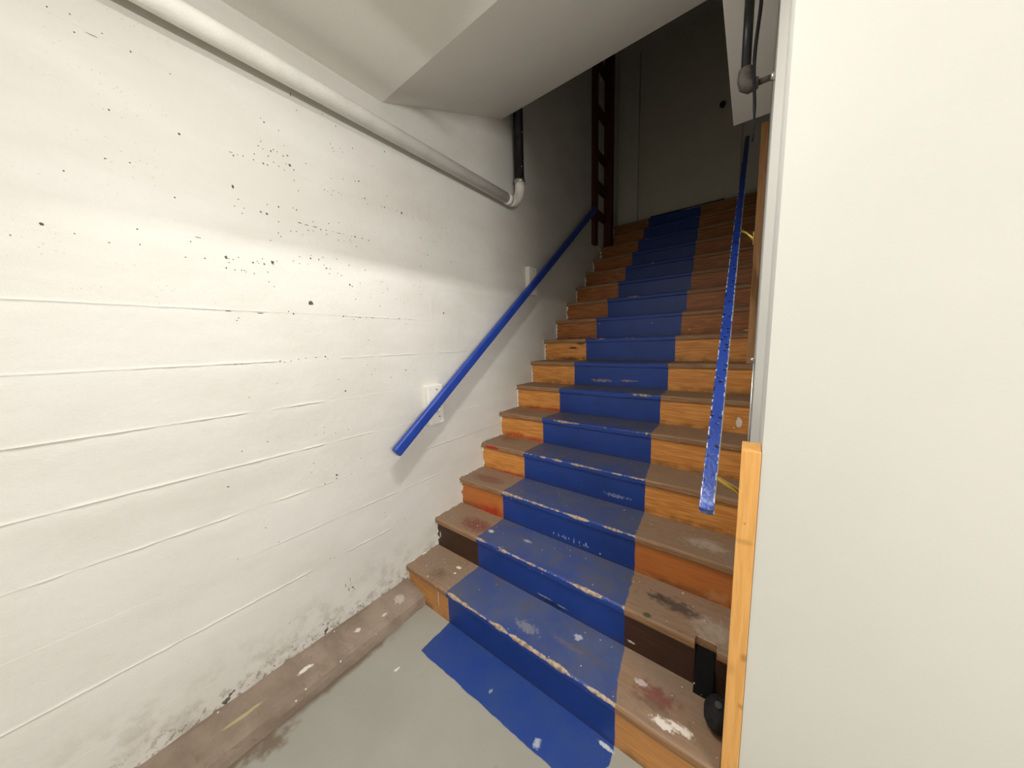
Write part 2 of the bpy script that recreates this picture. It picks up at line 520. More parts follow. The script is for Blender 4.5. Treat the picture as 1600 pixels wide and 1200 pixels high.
def wall_offset(y, z):
    if z > 2.6:
        return 0.0
    k = sum(1 for l in LINES if z > l)
    d = 0.0016 * noise.noise(Vector((y * 0.9, k * 5.3, 1.0)))
    d += 0.0022 * noise.noise(Vector((y * 2.1, z * 2.1, 4.0))) + 0.0007 * noise.noise(Vector((y * 12, z * 12, 9.0)))
    for l in LINES:
        t = z - l
        if abs(t) < 0.0125:
            amp = 0.0
            for a, b, g in FINS.get(l, ()):
                e = min(y - a, b - y)
                if e > 0:
                    amp = max(amp, g * min(1.0, e / 0.03) * max(0.0, 0.62 + 0.8 * noise.noise(Vector((y * 22, l * 40, 2.0))) + (0.7 * noise.noise(Vector((y * 3.1, l * 17, 8.0))) if y < 0.2 else 0)))
            if amp > 0:
                tt = t + 0.0015 * noise.noise(Vector((y * 30, l * 10, 7.0)))
                d += 0.0048 * amp * max(0.0, 1 - abs(tt - 0.0006) / 0.0042)
                if tt < 0:
                    d -= 0.0016 * amp * max(0.0, 1 - abs(tt + 0.006) / 0.005)
    # small vertical board joints
    for yj, za, zb in ((1.262, 1.612, 1.76), (1.276, 2.19, 2.32), (0.60, 2.44, 2.52)):
        if za < z < zb:
            d += 0.0022 * max(0.0, 1 - abs(y - yj) / 0.006)
    # worn concave foot of the wall
    if z < 0.13:
        d -= 0.012 * (0.13 - z) / 0.13 * (0.6 + noise.noise(Vector((y * 9, z * 14, 3.0))))
    return d


def axis_steps(a, b, h):
    n = max(1, int(round((b - a) / h)))
    return [a + (b - a) * k / n for k in range(n)]


ys = axis_steps(-3.0, -0.5, 0.08) + axis_steps(-0.5, 2.1, 0.011) + axis_steps(2.1, FAR + 0.1, 0.05) + [FAR + 0.1]
zs = [0.0]
prev = 0.0
for l in LINES:
    zs += axis_steps(prev, l - 0.0125, 0.026)
    zs += [l + q for q in (-0.0125, -0.008, -0.005, -0.003, -0.001, 0.0005, 0.002, 0.0035, 0.006)]
    prev = l + 0.0125
zs += axis_steps(prev, 2.66, 0.03) + axis_steps(2.66, TOP, 0.35) + [TOP]
zs = sorted(set(round(q, 5) for q in zs))
verts, faces = [], []
for z in zs:
    for y in ys:
        verts.append((WX + wall_offset(y, z), y, z))
ny = len(ys)
for j in range(len(zs) - 1):
    for i in range(ny - 1):
        q = j * ny + i
        faces.append((q, q + 1, q + ny + 1, q + ny))
n0 = len(verts)
verts += [(WX - 0.2, ys[0], 0), (WX - 0.2, ys[-1], 0), (WX - 0.2, ys[-1], TOP), (WX - 0.2, ys[0], TOP)]
faces.append((n0, n0 + 3, n0 + 2, n0 + 1))
me = bpy.data.meshes.new('wall_left')
me.from_pydata(verts, [], faces)
me.update()
wall_left = struct(link('wall_left', me, M['wall'], smooth=True), 'white painted board-formed concrete wall')

PITS = '''504,2335b 495,2344n 626,2440n 608,2490v 731,2513n 727,2476n 782,2454n 486,2258n 476,2238n 490,2233n 516,2237b 525,2246n 537,2243n 505,2214n 460,2202n 455,2180n 557,2236n 573,2244b 578,2210B 565,2210n 556,2183n 486,2179b 499,2179n 521,2198n 538,2190n 591,2197n 587,2155n 640,2241n 395,2169b 388,2178d 408,2178n 424,2180n 381,2059B 392,2018n 378,1990n 407,1991n 399,1971n 458,1993b 477,1992B 482,2028n 520,2030b 599,2118n 573,2042n 584,2038n 705,2159n 718,2155n 743,2168n 734,2147n 768,2168n 779,2163n 759,2354n 763,2342n 793,2367n 802,2355n 852,2248n 793,2235n 741,2219n 564,2278n 552,2328n 750,2367n 852,2392n 514,1972n 509,1928n 516,1916n 479,1892n 591,1989d 617,1987d 649,1988d 672,1983b 695,1986n 724,1987n 750,1986d 770,1988n 809,1987n 826,1988b 644,2008n 642,1969n 597,1943n 622,1967n 554,1946n 575,1950n 696,1968n 746,1955n 771,1955n 800,1967n 830,1945n 710,2018n 754,2033n 334,1800B 341,1796n 353,1795n 370,1806n 340,1782n 330,1761b 354,1758n 374,1760n 382,1761n 387,1756n 412,1754n 412,1795b 426,1803n 430,1796n 444,1815n 448,1796b 476,1807B 479,1798n 492,1815n 456,1766n 456,1729n 472,1712n 622,1863n 619,1850b 652,1851b 670,1864n 577,1849n 605,1823n 573,1820n 551,1826n 730,1867n 672,1831n 680,1818b 696,1818n 690,1797n 728,1803n 745,1796b 785,1849n 780,1758b 790,1751n 802,1693n 601,1657H 320,1606d 416,1603d 530,1608b 512,1616n 736,1607b 783,1594n 346,1582n 340,1572n 1021,2450b 1154,2504n 1183,2484n 852,2393n 947,2352n 869,2254b 893,2184b 881,2180n 905,2163n 982,2174n 997,2175b 1068,2177n 1098,2176B 1129,2183n 1170,2178n 1220,2178n 1265,2182n 1381,2172b 1415,2175n 1455,2171n 1418,2150n 1312,2125n 1214,2076b 1241,2071n 1304,2081n 1322,2079n 825,1989n 860,1989b 879,1987n 894,1987b 800,1967n 807,1960n 828,1944n 1256,1989b 1231,1991n 1627,2364n 1728,2358n 1186,2296n 1017,2237n 1201,1914b 1439,1981b 1469,1983n 786,1849n 863,1839n 780,1758b 790,1752n 832,1773n 941,1789n 952,1796n 979,1761n 948,1739n 880,1708n 1146,1796n 1194,1830n 1187,1796n 1192,1755n 926,1670n 1026,1714n 1100,1717n 1075,1703n 1356,1658B 816,1606d 848,1607n 877,1607b 888,1607n 966,1611n 1034,1610b 1078,1612n 1102,1610n 1075,1583n 751,1608n 850,1494n 832,1369n 1054,1323b 1118,1318n 1089,1345n 958,1292n 850,1318n 872,1344n 1282,1302n 1257,1434n 1307,1411n 461,1411b 477,1406n 500,1409n 528,1414n 557,1417n 597,1419d 637,1421b 647,1410n 441,1320n 345,1277n 685,1310n 712,1251b 601,1097n 596,1073n 562,1071n 646,1058n 707,1061n 384,1087n 301,1072n 317,1408n 336,1407n 633,854B 630,838b 577,832n 527,906n 540,943n 246,948b 702,836n 754,900n 377,649n 340,734n 243,653n 857,555n 859,530n 928,468n 975,464n 565,459n 583,453n 463,434n 377,264n 653,247B 633,248v 524,145B 514,115H 509,102B 824,236n 966,669n 645,297v 620,279v 660,233b 503,154b 679,124b 639,140n 152,112H 163,125H 147,108H 173,129B 305,117b 324,174n'''


def build_pits():
    bm = bmesh.new()
    rnd = random.Random(3)
    size = {'n': (0.0021, 0.0021), 'b': (0.0032, 0.0036), 'B': (0.0046, 0.0058), 'H': (0.009, 0.009), 'd': (0.009, 0.0013), 'v': (0.0014, 0.009)}
    items = []
    for t in PITS.split():
        k = t[-1]
        y, z = t[:-1].split(',')
        items.append((int(y) / 1000, int(z) / 1000, k))
    # the same pitting goes on over the wall nearer the camera
    for _ in range(70):
        l = rnd.choice([1.80, 1.99, 2.18, 2.37])
        items.append((rnd.uniform(-0.9, 0.3), l + rnd.gauss(0, 0.03), rnd.choice('nnnnbd')))
    for y, z, k in items:
        sy, sz = size[k]
        sy *= rnd.uniform(0.75, 1.25)
        sz *= rnd.uniform(0.75, 1.25)
        n = 9
        x = WX + wall_offset(y, z)
        rim, inner = [], []
        rot = rnd.uniform(0, 0.5)
        for q in range(n):
            a = 2 * math.pi * q / n
            r = rnd.uniform(0.65, 1.2)
            py, pz = math.cos(a) * sy * r, math.sin(a) * sz * r
            rim.append(bm.verts.new((x + 0.0004, y + py, z + pz)))
            inner.append(bm.verts.new((x + 0.0011, y + py * 0.75, z + pz * 0.75)))
        for q in range(n):
            bm.faces.new((rim[q], rim[(q + 1) % n], inner[(q + 1) % n], inner[q]))
        bm.faces.new(inner)
    o = from_bm('pit_marks', bm, plain('pit_grey', rgb(92, 88, 80), 0.9, var=0.35, scale=40, spec=0.1, bump=0), wall_left)
    o['kind'] = 'stuff'
    o['label'] = 'dark air-hole pits in the white concrete'


build_pits()

# ---------------------------------------------------------------- rest of the shell
struct(box('floor', (WX - 0.2, -3.0, -0.12), (2.4, FAR, 0.0), M['floor']), 'grey painted concrete floor with blue band')
struct(box('ceiling', (WX, -3.0, CZ), (2.4, 1.028, CZ + 0.12), M['ceiling']), 'flat white ceiling')
E1, E2 = (1.028, CZ), (2.006, 3.088)
struct(prism('ceiling', [E1, E2, (E2[0], E2[1] + 0.13), (E1[0], E1[1] + 0.12)], WX, RX + 0.02, 'x', M['ceiling']), 'sloped white ceiling over the stairs')
struct(prism('wall_right', [(RXN, END), (2.4, END), (2.4, END + 0.12), (RXN + 0.12, END + 0.12), (RXN + 0.12, FAR + 0.1), (RX, FAR + 0.1), (RX, 1.31), (RXN, 1.27)], 0.0, TOP, 'z', M['drywall'], bev=0.0), 'white drywall partition beside the stairs')
struct(box('wall_far', (WX, FAR, 0), (RX, FAR + 0.1, TOP), M['upper']), 'dim painted wall at the top of the stairs')
struct(box('wall_back', (WX, -3.1, 0), (2.4, -3.0, CZ), M['drywall']), 'white wall behind the room')
struct(box('wall_side', (2.4, -3.0, 0), (2.5, END + 0.1, CZ), M['drywall']), 'white side wall of the room')
struct(box('ceiling', (WX, 2.006, TOP - 0.02), (RX, FAR, TOP + 0.08), M['ceiling']), 'ceiling high above the top landing')
struct(box('wall_stairwell', (WX, 1.9, E2[1] + 0.10), (RX, 2.002, TOP), M['upper']), 'wall above the sloped ceiling')
struct(box('ceiling_beam', (-0.142, END + 0.12, 2.607), (RX, 2.272, 3.6), M['ceiling'], bev=0.004), 'white boxed beam along the right wall')

# dusty concrete ledge along the foot of the left wall
bm = bmesh.new()
cols = axis_steps(-3.0, Y0 + OV, 0.03) + [Y0 + OV]
prof = [(-1.60, 0.0), (-1.60, 0.098), (-1.54, 0.094), (-1.47, 0.079), (-1.43, 0.067), (-1.404, 0.050), (-1.398, 0.028), (-1.394, 0.0)]
rings = []
for y in cols:
    ring = []
    for k, (x, z) in enumerate(prof):
        e = 0.006 * noise.noise(Vector((y * 7, k * 1.3, 5))) + 0.004 * noise.noise(Vector((y * 25, k * 2.3, 1)))
        ring.append(bm.verts.new((x + (e if k > 2 else 0), y, z + (0.6 * e if 1 < k < 7 else 0))))
    rings.append(ring)
for a, b in zip(rings, rings[1:]):
    for k in range(len(prof) - 1):
        bm.faces.new((a[k], a[k + 1], b[k + 1], b[k]))
bm.faces.new(rings[0])
bm.faces.new(rings[-1][::-1])
struct(from_bm('concrete_ledge', bm, M['ledge']), 'dusty bare concrete ledge along the foot of the white wall')

# door at the top landing
door = struct(box('door_1', (-1.275, FAR - 0.035, 2.985), (-0.20, FAR + 0.002, 4.98), M['door'], bev=0.003), 'plain painted door at the top of the stairs')
tube('door_knob', [(-0.39, FAR - 0.034, 3.99), (-0.39, FAR - 0.06, 3.99), (-0.39, FAR - 0.075, 3.99), (-0.39, FAR - 0.095, 3.99), (-0.39, FAR - 0.10, 3.99)], [0.016, 0.014, 0.028, 0.028, 0.016], M['screw'], door)
box('door_foot_shadow', (-1.12, FAR - 0.046, 2.986), (-0.33, FAR - 0.034, 3.02), M['rubber'], door)  # black strip standing in for the shadow at the foot of the door
box('threshold_strip', (-1.14, FAR - 0.06, 2.961), (-0.30, FAR - 0.047, 2.976), plain('pale_strip', rgb(236, 232, 224), 0.4), door)
struct(box('trim_1', (-1.33, FAR - 0.03, 2.96), (-1.291, FAR - 0.001, 5.0), M['upper'], bev=0.002), 'narrow painted door jamb')

# ---------------------------------------------------------------- staircase
ORANGE, ORANGE_D = rgb(216, 150, 76), rgb(188, 120, 56)
RED, MAROON, WHITE, INK = rgb(168, 38, 26), rgb(112, 52, 46), rgb(220, 216, 206), rgb(26, 22, 20)
RS = {i: dict(base=ORANGE, dark=ORANGE_D) for i in range(1, NS + 1)}
TS = {}
for i in range(1, NS + 1):
    t = min(1.0, (i - 1) / 7.0)
    tw = min(1.0, (i - 1) / 4.0)
    TS[i] = dict(base=rgb(158, 122, 88), dark=rgb(126, 92, 62), dustcol=tuple(a * (1 - t) + b * t for a, b in zip(rgb(142, 122, 104), rgb(104, 84, 62))), dust=0.85 - 0.25 * t,
                 wear=min(0.93, 0.60 + 0.06 * (i - 1)), wearcol=tuple(a * (1 - tw) + b * tw for a, b in zip(rgb(88, 96, 118), rgb(74, 72, 72))), specks=max(0.04, 0.3 - 0.035 * i),
                 bare=0.56 + 0.012 * i)
RS[1].update(base=rgb(200, 144, 84), dark=rgb(174, 118, 66), figure=0.5, marks=[((-1.272, 0.965, 0.165), (0.006, 0.05, 0.012), WHITE, 1, 0.3, 0.2), ((-1.277, 0.965, 0.10), (0.003, 0.05, 0.062), WHITE, 1, 0.4, 0.15)])
RS[2].update(base=rgb(70, 42, 26), dark=rgb(50, 30, 20), figure=0.3, specks=0.15, marks=[((-1.535, 1.19, 0.237), (0.012, 0.05, 0.012), WHITE, 1, 0.4, 0.4), ((-1.515, 1.19, 0.262), (0.005, 0.05, 0.022), WHITE, 1, 0.4, 0.4), ((-0.74, 1.19, 0.215), (0.05, 0.05, 0.006), rgb(150, 156, 176), 0.8, 0.6, 0.7), ((-0.65, 1.19, 0.21), (0.04, 0.05, 0.005), rgb(150, 156, 176), 0.8, 0.6, 0.7), ((-0.70, 1.19, 0.20), (0.10, 0.05, 0.02), rgb(24, 26, 50), 0.7, 0.7, 0.5), ((-0.33, 1.19, 0.22), (0.02, 0.05, 0.006), WHITE, 0.7, 0.5, 0.6)])
RS[3].update(base=rgb(196, 120, 58), dark=rgb(170, 96, 44), figure=0.12, wood_marks=[((-1.30, 1.418, 0.39), (0.16, 0.1, 0.05), RED, 0.75, 0.9, 0.35), ((-1.235, 1.418, 0.40), (0.05, 0.1, 0.06), RED, 0.7, 0.9, 0.35), ((-0.05, 1.418, 0.40), (0.06, 0.1, 0.03), rgb(190, 150, 110), 0.5, 0.7, 0.6)], marks=[((-0.82 + 0.021 * q + 0.012 * math.sin(q * 7.3), 1.418, 0.404 + 0.010 * math.sin(q * 3.1)), (0.0045, 0.05, 0.013 + 0.005 * math.sin(q * 2.3)), rgb(196, 198, 212), 0.75, 0.9, 0.75) for q in range(11)])
RS[4].update(wood_marks=[((-1.30, 1.645, 0.558), (0.26, 0.1, 0.014), RED, 0.8, 0.7, 0.35)], marks=[((-0.60, 1.645, 0.872), (0.05, 0.05, 0.006), rgb(190, 196, 214), 0.6, 0.5, 0.8), ((-0.55, 1.645, 0.602), (0.08, 0.05, 0.012), rgb(160, 166, 190), 0.5, 0.5, 0.9)])
RS[5].update(wood_marks=[((-1.40, 1.872, 0.76), (0.12, 0.1, 0.045), RED, 0.7, 0.9, 0.5), ((-1.22, 1.872, 0.752), (0.14, 0.1, 0.025), RED, 0.75, 0.9, 0.4)])
RS[6].update(wood_marks=[((-1.36, 2.099, 0.935), (0.14, 0.1, 0.018), RED, 0.75, 0.9, 0.4), ((-1.20, 2.099, 0.935), (0.14, 0.1, 0.018), RED, 0.8, 0.9, 0.4)], marks=[((-0.03, 2.099, 0.985), (0.016, 0.05, 0.032), WHITE, 0.9, 0.25, 0.25)])
RS[7].update(marks=[((-0.90, 2.327, 1.155), (0.09, 0.05, 0.014), rgb(146, 128, 110), 0.75, 0.5, 0.8), ((-0.70, 2.327, 1.160), (0.08, 0.05, 0.009), rgb(150, 136, 120), 0.7, 0.5, 0.8)])
RS[8].update(wood_marks=[((-1.25, 2.554, 1.40), (0.055, 0.1, 0.015), INK, 0.85, 0.6, 0.4), ((-1.18, 2.554, 1.44), (0.06, 0.1, 0.035), INK, 0.8, 0.8, 0.5), ((-1.28, 2.554, 1.305), (0.2, 0.1, 0.02), INK, 0.7, 0.8, 0.5)])
RS[9].update(wood_marks=[((-0.09, 2.781, 1.44), (0.04, 0.1, 0.05), INK, 0.8, 0.9, 0.5), ((-1.3, 2.781, 1.49), (0.2, 0.1, 0.012), INK, 0.6, 0.8, 0.5)], marks=[((-0.03, 2.781, 1.50), (0.025, 0.05, 0.005), WHITE, 0.7, 0.4, 0.5)])
for i in (9, 10, 11, 12, 13, 14, 15, 16):
    RS[i].update(base=rgb(176, 110, 56), dark=rgb(140, 82, 38))
TS[1].update(wood_marks=[((-1.33, 1.02, 0.185), (0.09, 0.07, 0.02), rgb(92, 72, 58), 0.55, 0.9, 0.5), ((-0.20, 1.07, 0.185), (0.10, 0.05, 0.02), MAROON, 0.75, 0.8, 0.5), ((-0.22, 1.03, 0.185), (0.10, 0.03, 0.02), rgb(70, 58, 50), 0.5, 0.8, 0.6)],
             marks=[((-1.275, 1.118, 0.185), (0.020, 0.012, 0.02), WHITE, 1, 0.3, 0.4), ((-1.26, 1.075, 0.185), (0.010, 0.008, 0.02), WHITE, 1, 0.3, 0.4), ((-0.165, 0.993, 0.185), (0.045, 0.018, 0.02), rgb(226, 218, 206), 0.9, 0.5, 0.55), ((-0.12, 1.012, 0.185), (0.05, 0.016, 0.02), rgb(226, 218, 206), 0.9, 0.5, 0.55), ((-0.26, 1.085, 0.185), (0.03, 0.014, 0.02), rgb(200, 190, 182), 0.7, 0.5, 0.6), ((-0.74, 1.03, 0.185), (0.07, 0.03, 0.02), rgb(150, 144, 142), 0.5, 0.5, 0.7), ((-0.53, 1.118, 0.185), (0.02, 0.016, 0.02), rgb(190, 192, 200), 0.7, 0.4, 0.6), ((-0.55, 1.06, 0.185), (0.10, 0.02, 0.02), rgb(112, 98, 100), 0.5, 0.7, 0.6)], specks=0.35, bare=0.50)
TS[2].update(wood_marks=[((-1.27, 1.275, 0.37), (0.17, 0.085, 0.02), MAROON, 0.72, 0.7, 0.3), ((-0.25, 1.32, 0.37), (0.07, 0.035, 0.02), INK, 0.75, 0.8, 0.6), ((-0.17, 1.31, 0.37), (0.10, 0.05, 0.02), rgb(48, 46, 44), 0.75, 0.8, 0.6), ((-0.27, 1.2, 0.37), (0.02, 0.018, 0.02), rgb(58, 62, 48), 0.8, 0.5, 0.3), ((-0.06, 1.27, 0.37), (0.09, 0.09, 0.02), rgb(172, 158, 142), 0.65, 0.9, 0.6)],
             marks=[((-1.155, 1.278, 0.37), (0.026, 0.016, 0.02), rgb(200, 198, 190), 0.8, 0.5, 0.4), ((-0.93, 1.32, 0.37), (0.03, 0.014, 0.02), rgb(190, 188, 182), 0.5, 0.5, 0.5)], specks=0.4, bare=0.52)
TS[3].update(wood_marks=[((-1.36, 1.50, 0.555), (0.15, 0.06, 0.02), rgb(118, 74, 64), 0.7, 0.5, 0.35), ((-0.11, 1.52, 0.555), (0.12, 0.06, 0.02), rgb(176, 164, 148), 0.6, 0.9, 0.6)], specks=0.35, bare=0.56)
TS[4].update(wood_marks=[((-1.45, 1.82, 0.74), (0.16, 0.09, 0.02), rgb(132, 70, 58), 0.6, 0.9, 0.4), ((-1.44, 1.63, 0.722), (0.085, 0.03, 0.012), RED, 0.95, 0.35, 0.3)], bare=0.54)
TS[5].update(wood_marks=[((-1.42, 1.96, 0.925), (0.16, 0.09, 0.02), rgb(130, 74, 60), 0.55, 0.9, 0.4)])

SXL, SXR = WX + 0.004, RX - 0.003
stairs = thing('staircase', (-0.77, Y0, 0), 'wooden staircase with a blue painted stripe up its worn treads', 'staircase')
for i in range(1, NS + 1):
    yn, zt = ynose(i), i * RISE
    depth = RUN + OV if i < NS else FAR - 0.003 - yn
    XR = -0.0065 if i == 1 else SXR
    rmat, tmat = mat_riser(i, RS[i]), mat_tread(i, TS[i])
    # riser board
    z0, z1 = (i - 1) * RISE, zt - TH
    if i == 2:
        # board with a rectangular opening cut near the wall end
        xa, xb = -0.103, -0.040
        bm = bmesh.new()
        bm_box(bm, (SXL, yn + OV, z0), (xa, yn + OV + 0.02, z1))
        bm_box(bm, (xb, yn + OV, z0), (XR, yn + OV + 0.02, z1))
        r = from_bm('riser', bm, rmat, stairs)
    else:
        r = box('riser', (SXL, yn + OV, z0), (XR, yn + OV + 0.02, z1), rmat, stairs)
    # tread plank with rounded, slightly worn nosing
    bm = bmesh.new()
    seg = 70
    cut = [0.0, 0.003, 0.008, 0.016, depth]
    prof = [(0.004, -TH), (0.0, -TH + 0.006), (0.0, -0.010), (0.0025, -0.0035), (0.009, 0.0), (depth, 0.0), (depth, -TH)]
    xs = axis_steps(SXL, XR, 0.022) + [XR]
    if i == 2:
        xs = sorted([q for q in xs if not -0.125 < q < -0.02] + [-0.1235, -0.1055, -0.1045, -0.0385, -0.0375, -0.018])
    rings = []
    for x in xs:
        hollow = 0.0035 * math.exp(-((x + 0.72) / 0.42) ** 2) if i < 10 else 0.0
        nb = 0.0022 * noise.noise(Vector((x * 13, i * 4.1, 0))) + 0.0012 * noise.noise(Vector((x * 45, i * 3.1, 2)))
        ring = []
        notch = 0.032 if (i == 2 and -0.105 < x < -0.038) else 0.0
        for k, (py, pz) in enumerate(prof):
            wy = (hollow + nb) if k in (1, 2, 3, 4) else 0
            wz = -(hollow + max(0, nb)) if k in (3, 4) else 0
            yy = py + wy
            if k < 5:
                yy = max(yy, notch + (0.004 if k == 4 and notch else 0)) if notch else yy
            ring.append(bm.verts.new((x, yn + yy, zt + pz + wz)))
        rings.append(ring)
    for a, b in zip(rings, rings[1:]):
        for k in range(len(prof)):
            k2 = (k + 1) % len(prof)
            bm.faces.new((a[k], a[k2], b[k2], b[k]))
    bm.faces.new(rings[0])
    bm.faces.new(rings[-1][::-1])
    tr = from_bm('tread' if i < NS else 'landing', bm, tmat, stairs)
    if i == 2:
        r['label'] = 'dark brown painted riser'
    if i == 3:
        r['label'] = 'smooth orange-brown painted riser'

# black cover plate standing in the opening of the second riser
yp = ynose(2)
pm = N('black_plate')
pc = pm.mix(pm.specks(40, 0.14, 0.2, 1.0), (0.004, 0.004, 0.005), rgb(200, 198, 196))
tag(prism('cover_plate', [(yp - 0.022, 0.186), (yp + 0.030, 0.186), (yp + 0.030, 2 * RISE - TH - 0.001), (yp + 0.020, 2 * RISE - TH - 0.001)], -0.101, -0.042, 'x', pm.done(pc, 0.7, spec=0.2)), 'black rectangular plate set into the dark second riser', 'cover plate')

# round black rubber thing on the first tread, half behind the pine stud
bm = bmesh.new()
bmesh.ops.create_uvsphere(bm, u_segments=40, v_segments=24, radius=1.0)
for v in bm.verts:
    d = v.co.copy()
    k = 1 + 0.05 * noise.noise(d * 2.2)
    v.co = Vector((d.x * 0.042 * k, d.y * 0.055 * k, max(-0.040, d.z * 0.046 * k))) + Vector((-0.020, 1.095, 0.185 + 0.0405))
ball = tag(from_bm('rubber_ball', bm, M['rubber'], smooth=True), 'dusty round black rubber ball on the first tread behind the pine stud', 'ball')
gm = N('grey_dust')
bm = bmesh.new()
bmesh.ops.create_uvsphere(bm, u_segments=20, v_segments=10, radius=1.0)
for v in bm.verts:
    v.co = Vector((v.co.x * 0.010, v.co.y * 0.013, v.co.z * 0.002)) + Vector((-0.022, 1.085, 0.185 + 0.0405 + 0.0462))
from_bm('dust_patch', bm, gm.done(rgb(70, 68, 66), 0.9), ball, smooth=True)

# ---------------------------------------------------------------- handrails
def rail_mesh(name, p0, p1, wx, hz, bev, mat, parent, square=True):
    """bar from p0 to p1; local x = width, y = along, z = up"""
    p0, p1 = Vector(p0), Vector(p1)
    d = (p1 - p0)
    L = d.length
    d.normalize()
    xa = Vector((1, 0, 0))
    xa = (xa - d * xa.dot(d)).normalized()
    za = xa.cross(d)
    bm = bmesh.new()
    bm_box(bm, (-wx / 2, 0, -hz / 2), (wx / 2, L, hz / 2), bev, 3)
    o = from_bm(name, bm, mat, parent)
    mw = Matrix(((xa.x, d.x, za.x, p0.x), (xa.y, d.y, za.y, p0.y), (xa.z, d.z, za.z, p0.z), (0, 0, 0, 1)))
    o.matrix_parent_inverse = Matrix.Identity(4)
    o.matrix_basis = Matrix.Translation(-parent.location) @ mw
    return o


hl = thing('handrail', (WX, 0.89, 0.9), 'plain blue wooden handrail on white blocks along the concrete wall', 'handrail')
LX = WX + 0.075
rail_mesh('rail', (LX, 0.905, 0.893), (LX, 3.60, 2.939), 0.036, 0.058, 0.012, mat_rail('blue_rail_smooth', False, 0.45), hl)
for y0_, y1_, z0_, z1_ in ((1.165, 1.278, 0.978, 1.222), (2.275, 2.395, 1.865, 2.095)):
    b = box('mounting_block', (WX - 0.01, y0_, z0_), (WX + 0.040, y1_, z1_), M['white_block'], hl, bev=0.008)
    ym, zm = (y0_ + y1_) / 2, (z0_ + z1_) / 2
    for ys_, zs_ in ((ym + 0.01, z1_ - 0.03), (ym + 0.02, z0_ + 0.045), (ym + 0.05, zm + 0.03)):
        tube('screw', [(WX + 0.038, ys_, zs_), (WX + 0.0425, ys_, zs_)], 0.0042, M['screw'], b, 10)
    tube('bracket', [(WX + 0.038, ym, zm - 0.045), (WX + 0.058, ym, zm - 0.04), (WX + 0.074, ym, zm - 0.015)], 0.008, M['white_block'], hl, 10)

hr = thing('handrail', (-0.075, 0.98, 0.97), 'chipped glossy blue handrail on brass brackets beside the pine stud', 'handrail')
RP0, RP1 = Vector((-0.0745, 0.975, 0.975)), Vector((-0.125, 3.75, 3.217))
rail_mesh('rail', RP0, RP1, 0.036, 0.034, 0.0035, mat_rail('blue_rail_chipped', True, 0.30), hl if False else hr)


def rail_pt(y):
    return RP0 + (RP1 - RP0) * ((y - RP0.y) / (RP1.y - RP0.y))


def brass_bracket(y, wallx):
    p = rail_pt(y) + Vector((0.0, 0.0, -0.024))
    o = tube('bracket', [p, p + Vector((0.012, 0, -0.004)), (p.x + (wallx - p.x) * 0.55, y, p.z - 0.028), (wallx - 0.010, y, p.z - 0.058), (wallx - 0.003, y, p.z - 0.075)], [0.008, 0.0085, 0.0085, 0.010, 0.012], M['brass'], hr, 12)
    bm = bmesh.new()
    bm_box(bm, (wallx - 0.006, y - 0.018, p.z - 0.105), (wallx - 0.0005, y + 0.018, p.z - 0.030), 0.0025)
    from_bm('wall_plate', bm, M['brass'], hr)
    tube('screw', [(wallx - 0.006, y, p.z - 0.038), (wallx - 0.012, y, p.z - 0.038)], [0.006, 0.004], M['brass'], hr, 10)


brass_bracket(1.085, RXN)
brass_bracket(2.375, -0.018)

# ---------------------------------------------------------------- studs on the right
tag(box('wooden_stud', (-0.005, 0.952, 0.0), (RXN - 0.001, 1.040, 1.173), M['pine'], bev=0.002), 'upright pale pine stud at the end of the white partition', 'stud')
tag(box('wooden_stud', (-0.018, 2.335, 7 * RISE), (RX - 0.001, 2.42, 2.606), M['pine2'], bev=0.002), 'dusty pine stud standing on a tread under the white beam', 'stud')

# thin steel rod with a round head on the partition
rod = thing('steel_rod', (0.014, 1.42, 0.95), 'thin steel rod with a round head on the white partition', 'rod')
tube('shaft', [(0.0115, 1.425, 0.70), (0.0115, 1.425, 1.365)], 0.0035, M['steel'], rod, 10)
bm = bmesh.new()
bmesh.ops.create_uvsphere(bm, u_segments=16, v_segments=10, radius=0.0085)
bmesh.ops.translate(bm, verts=bm.verts, vec=(0.0075, 1.425, 1.372))
from_bm('head', bm, M['steel'], rod, smooth=True)

# ---------------------------------------------------------------- pipes
PX = WX + 0.062
pw = thing('wall_pipe', (PX, 0.0, 2.5), 'white painted pipe along the wall turning up into a black riser', 'pipe')
PZ, PR, PY = 2.516, 0.036, 2.135
tube('pipe_run', [(PX, -3.0, PZ), (PX, PY - 0.14, PZ)], PR, M['white_pipe'], pw, 24)
tube('pipe_seam', [(PX, PY - 0.175, PZ), (PX, PY - 0.130, PZ)], PR * 1.07, M['white_pipe'], pw, 24)
arc = [(PX, PY - 0.13 + 0.13 * math.sin(a), PZ + 0.13 - 0.13 * math.cos(a)) for a in [math.pi / 2 * k / 10 for k in range(11)]]
tube('elbow', arc + [(PX, PY, PZ + 0.165)], PR * 1.05, M['white_pipe'], pw, 24)
tube('collar', [(PX, PY, PZ + 0.160), (PX, PY, PZ + 0.185)], PR * 1.22, M['steel'], pw, 24)
r = tube('riser_pipe', [(PX, PY, PZ + 0.18), (PX, PY, TOP - 0.1)], PR * 1.0, M['black_pipe'], pw, 24)
r['label'] = 'black vertical pipe'

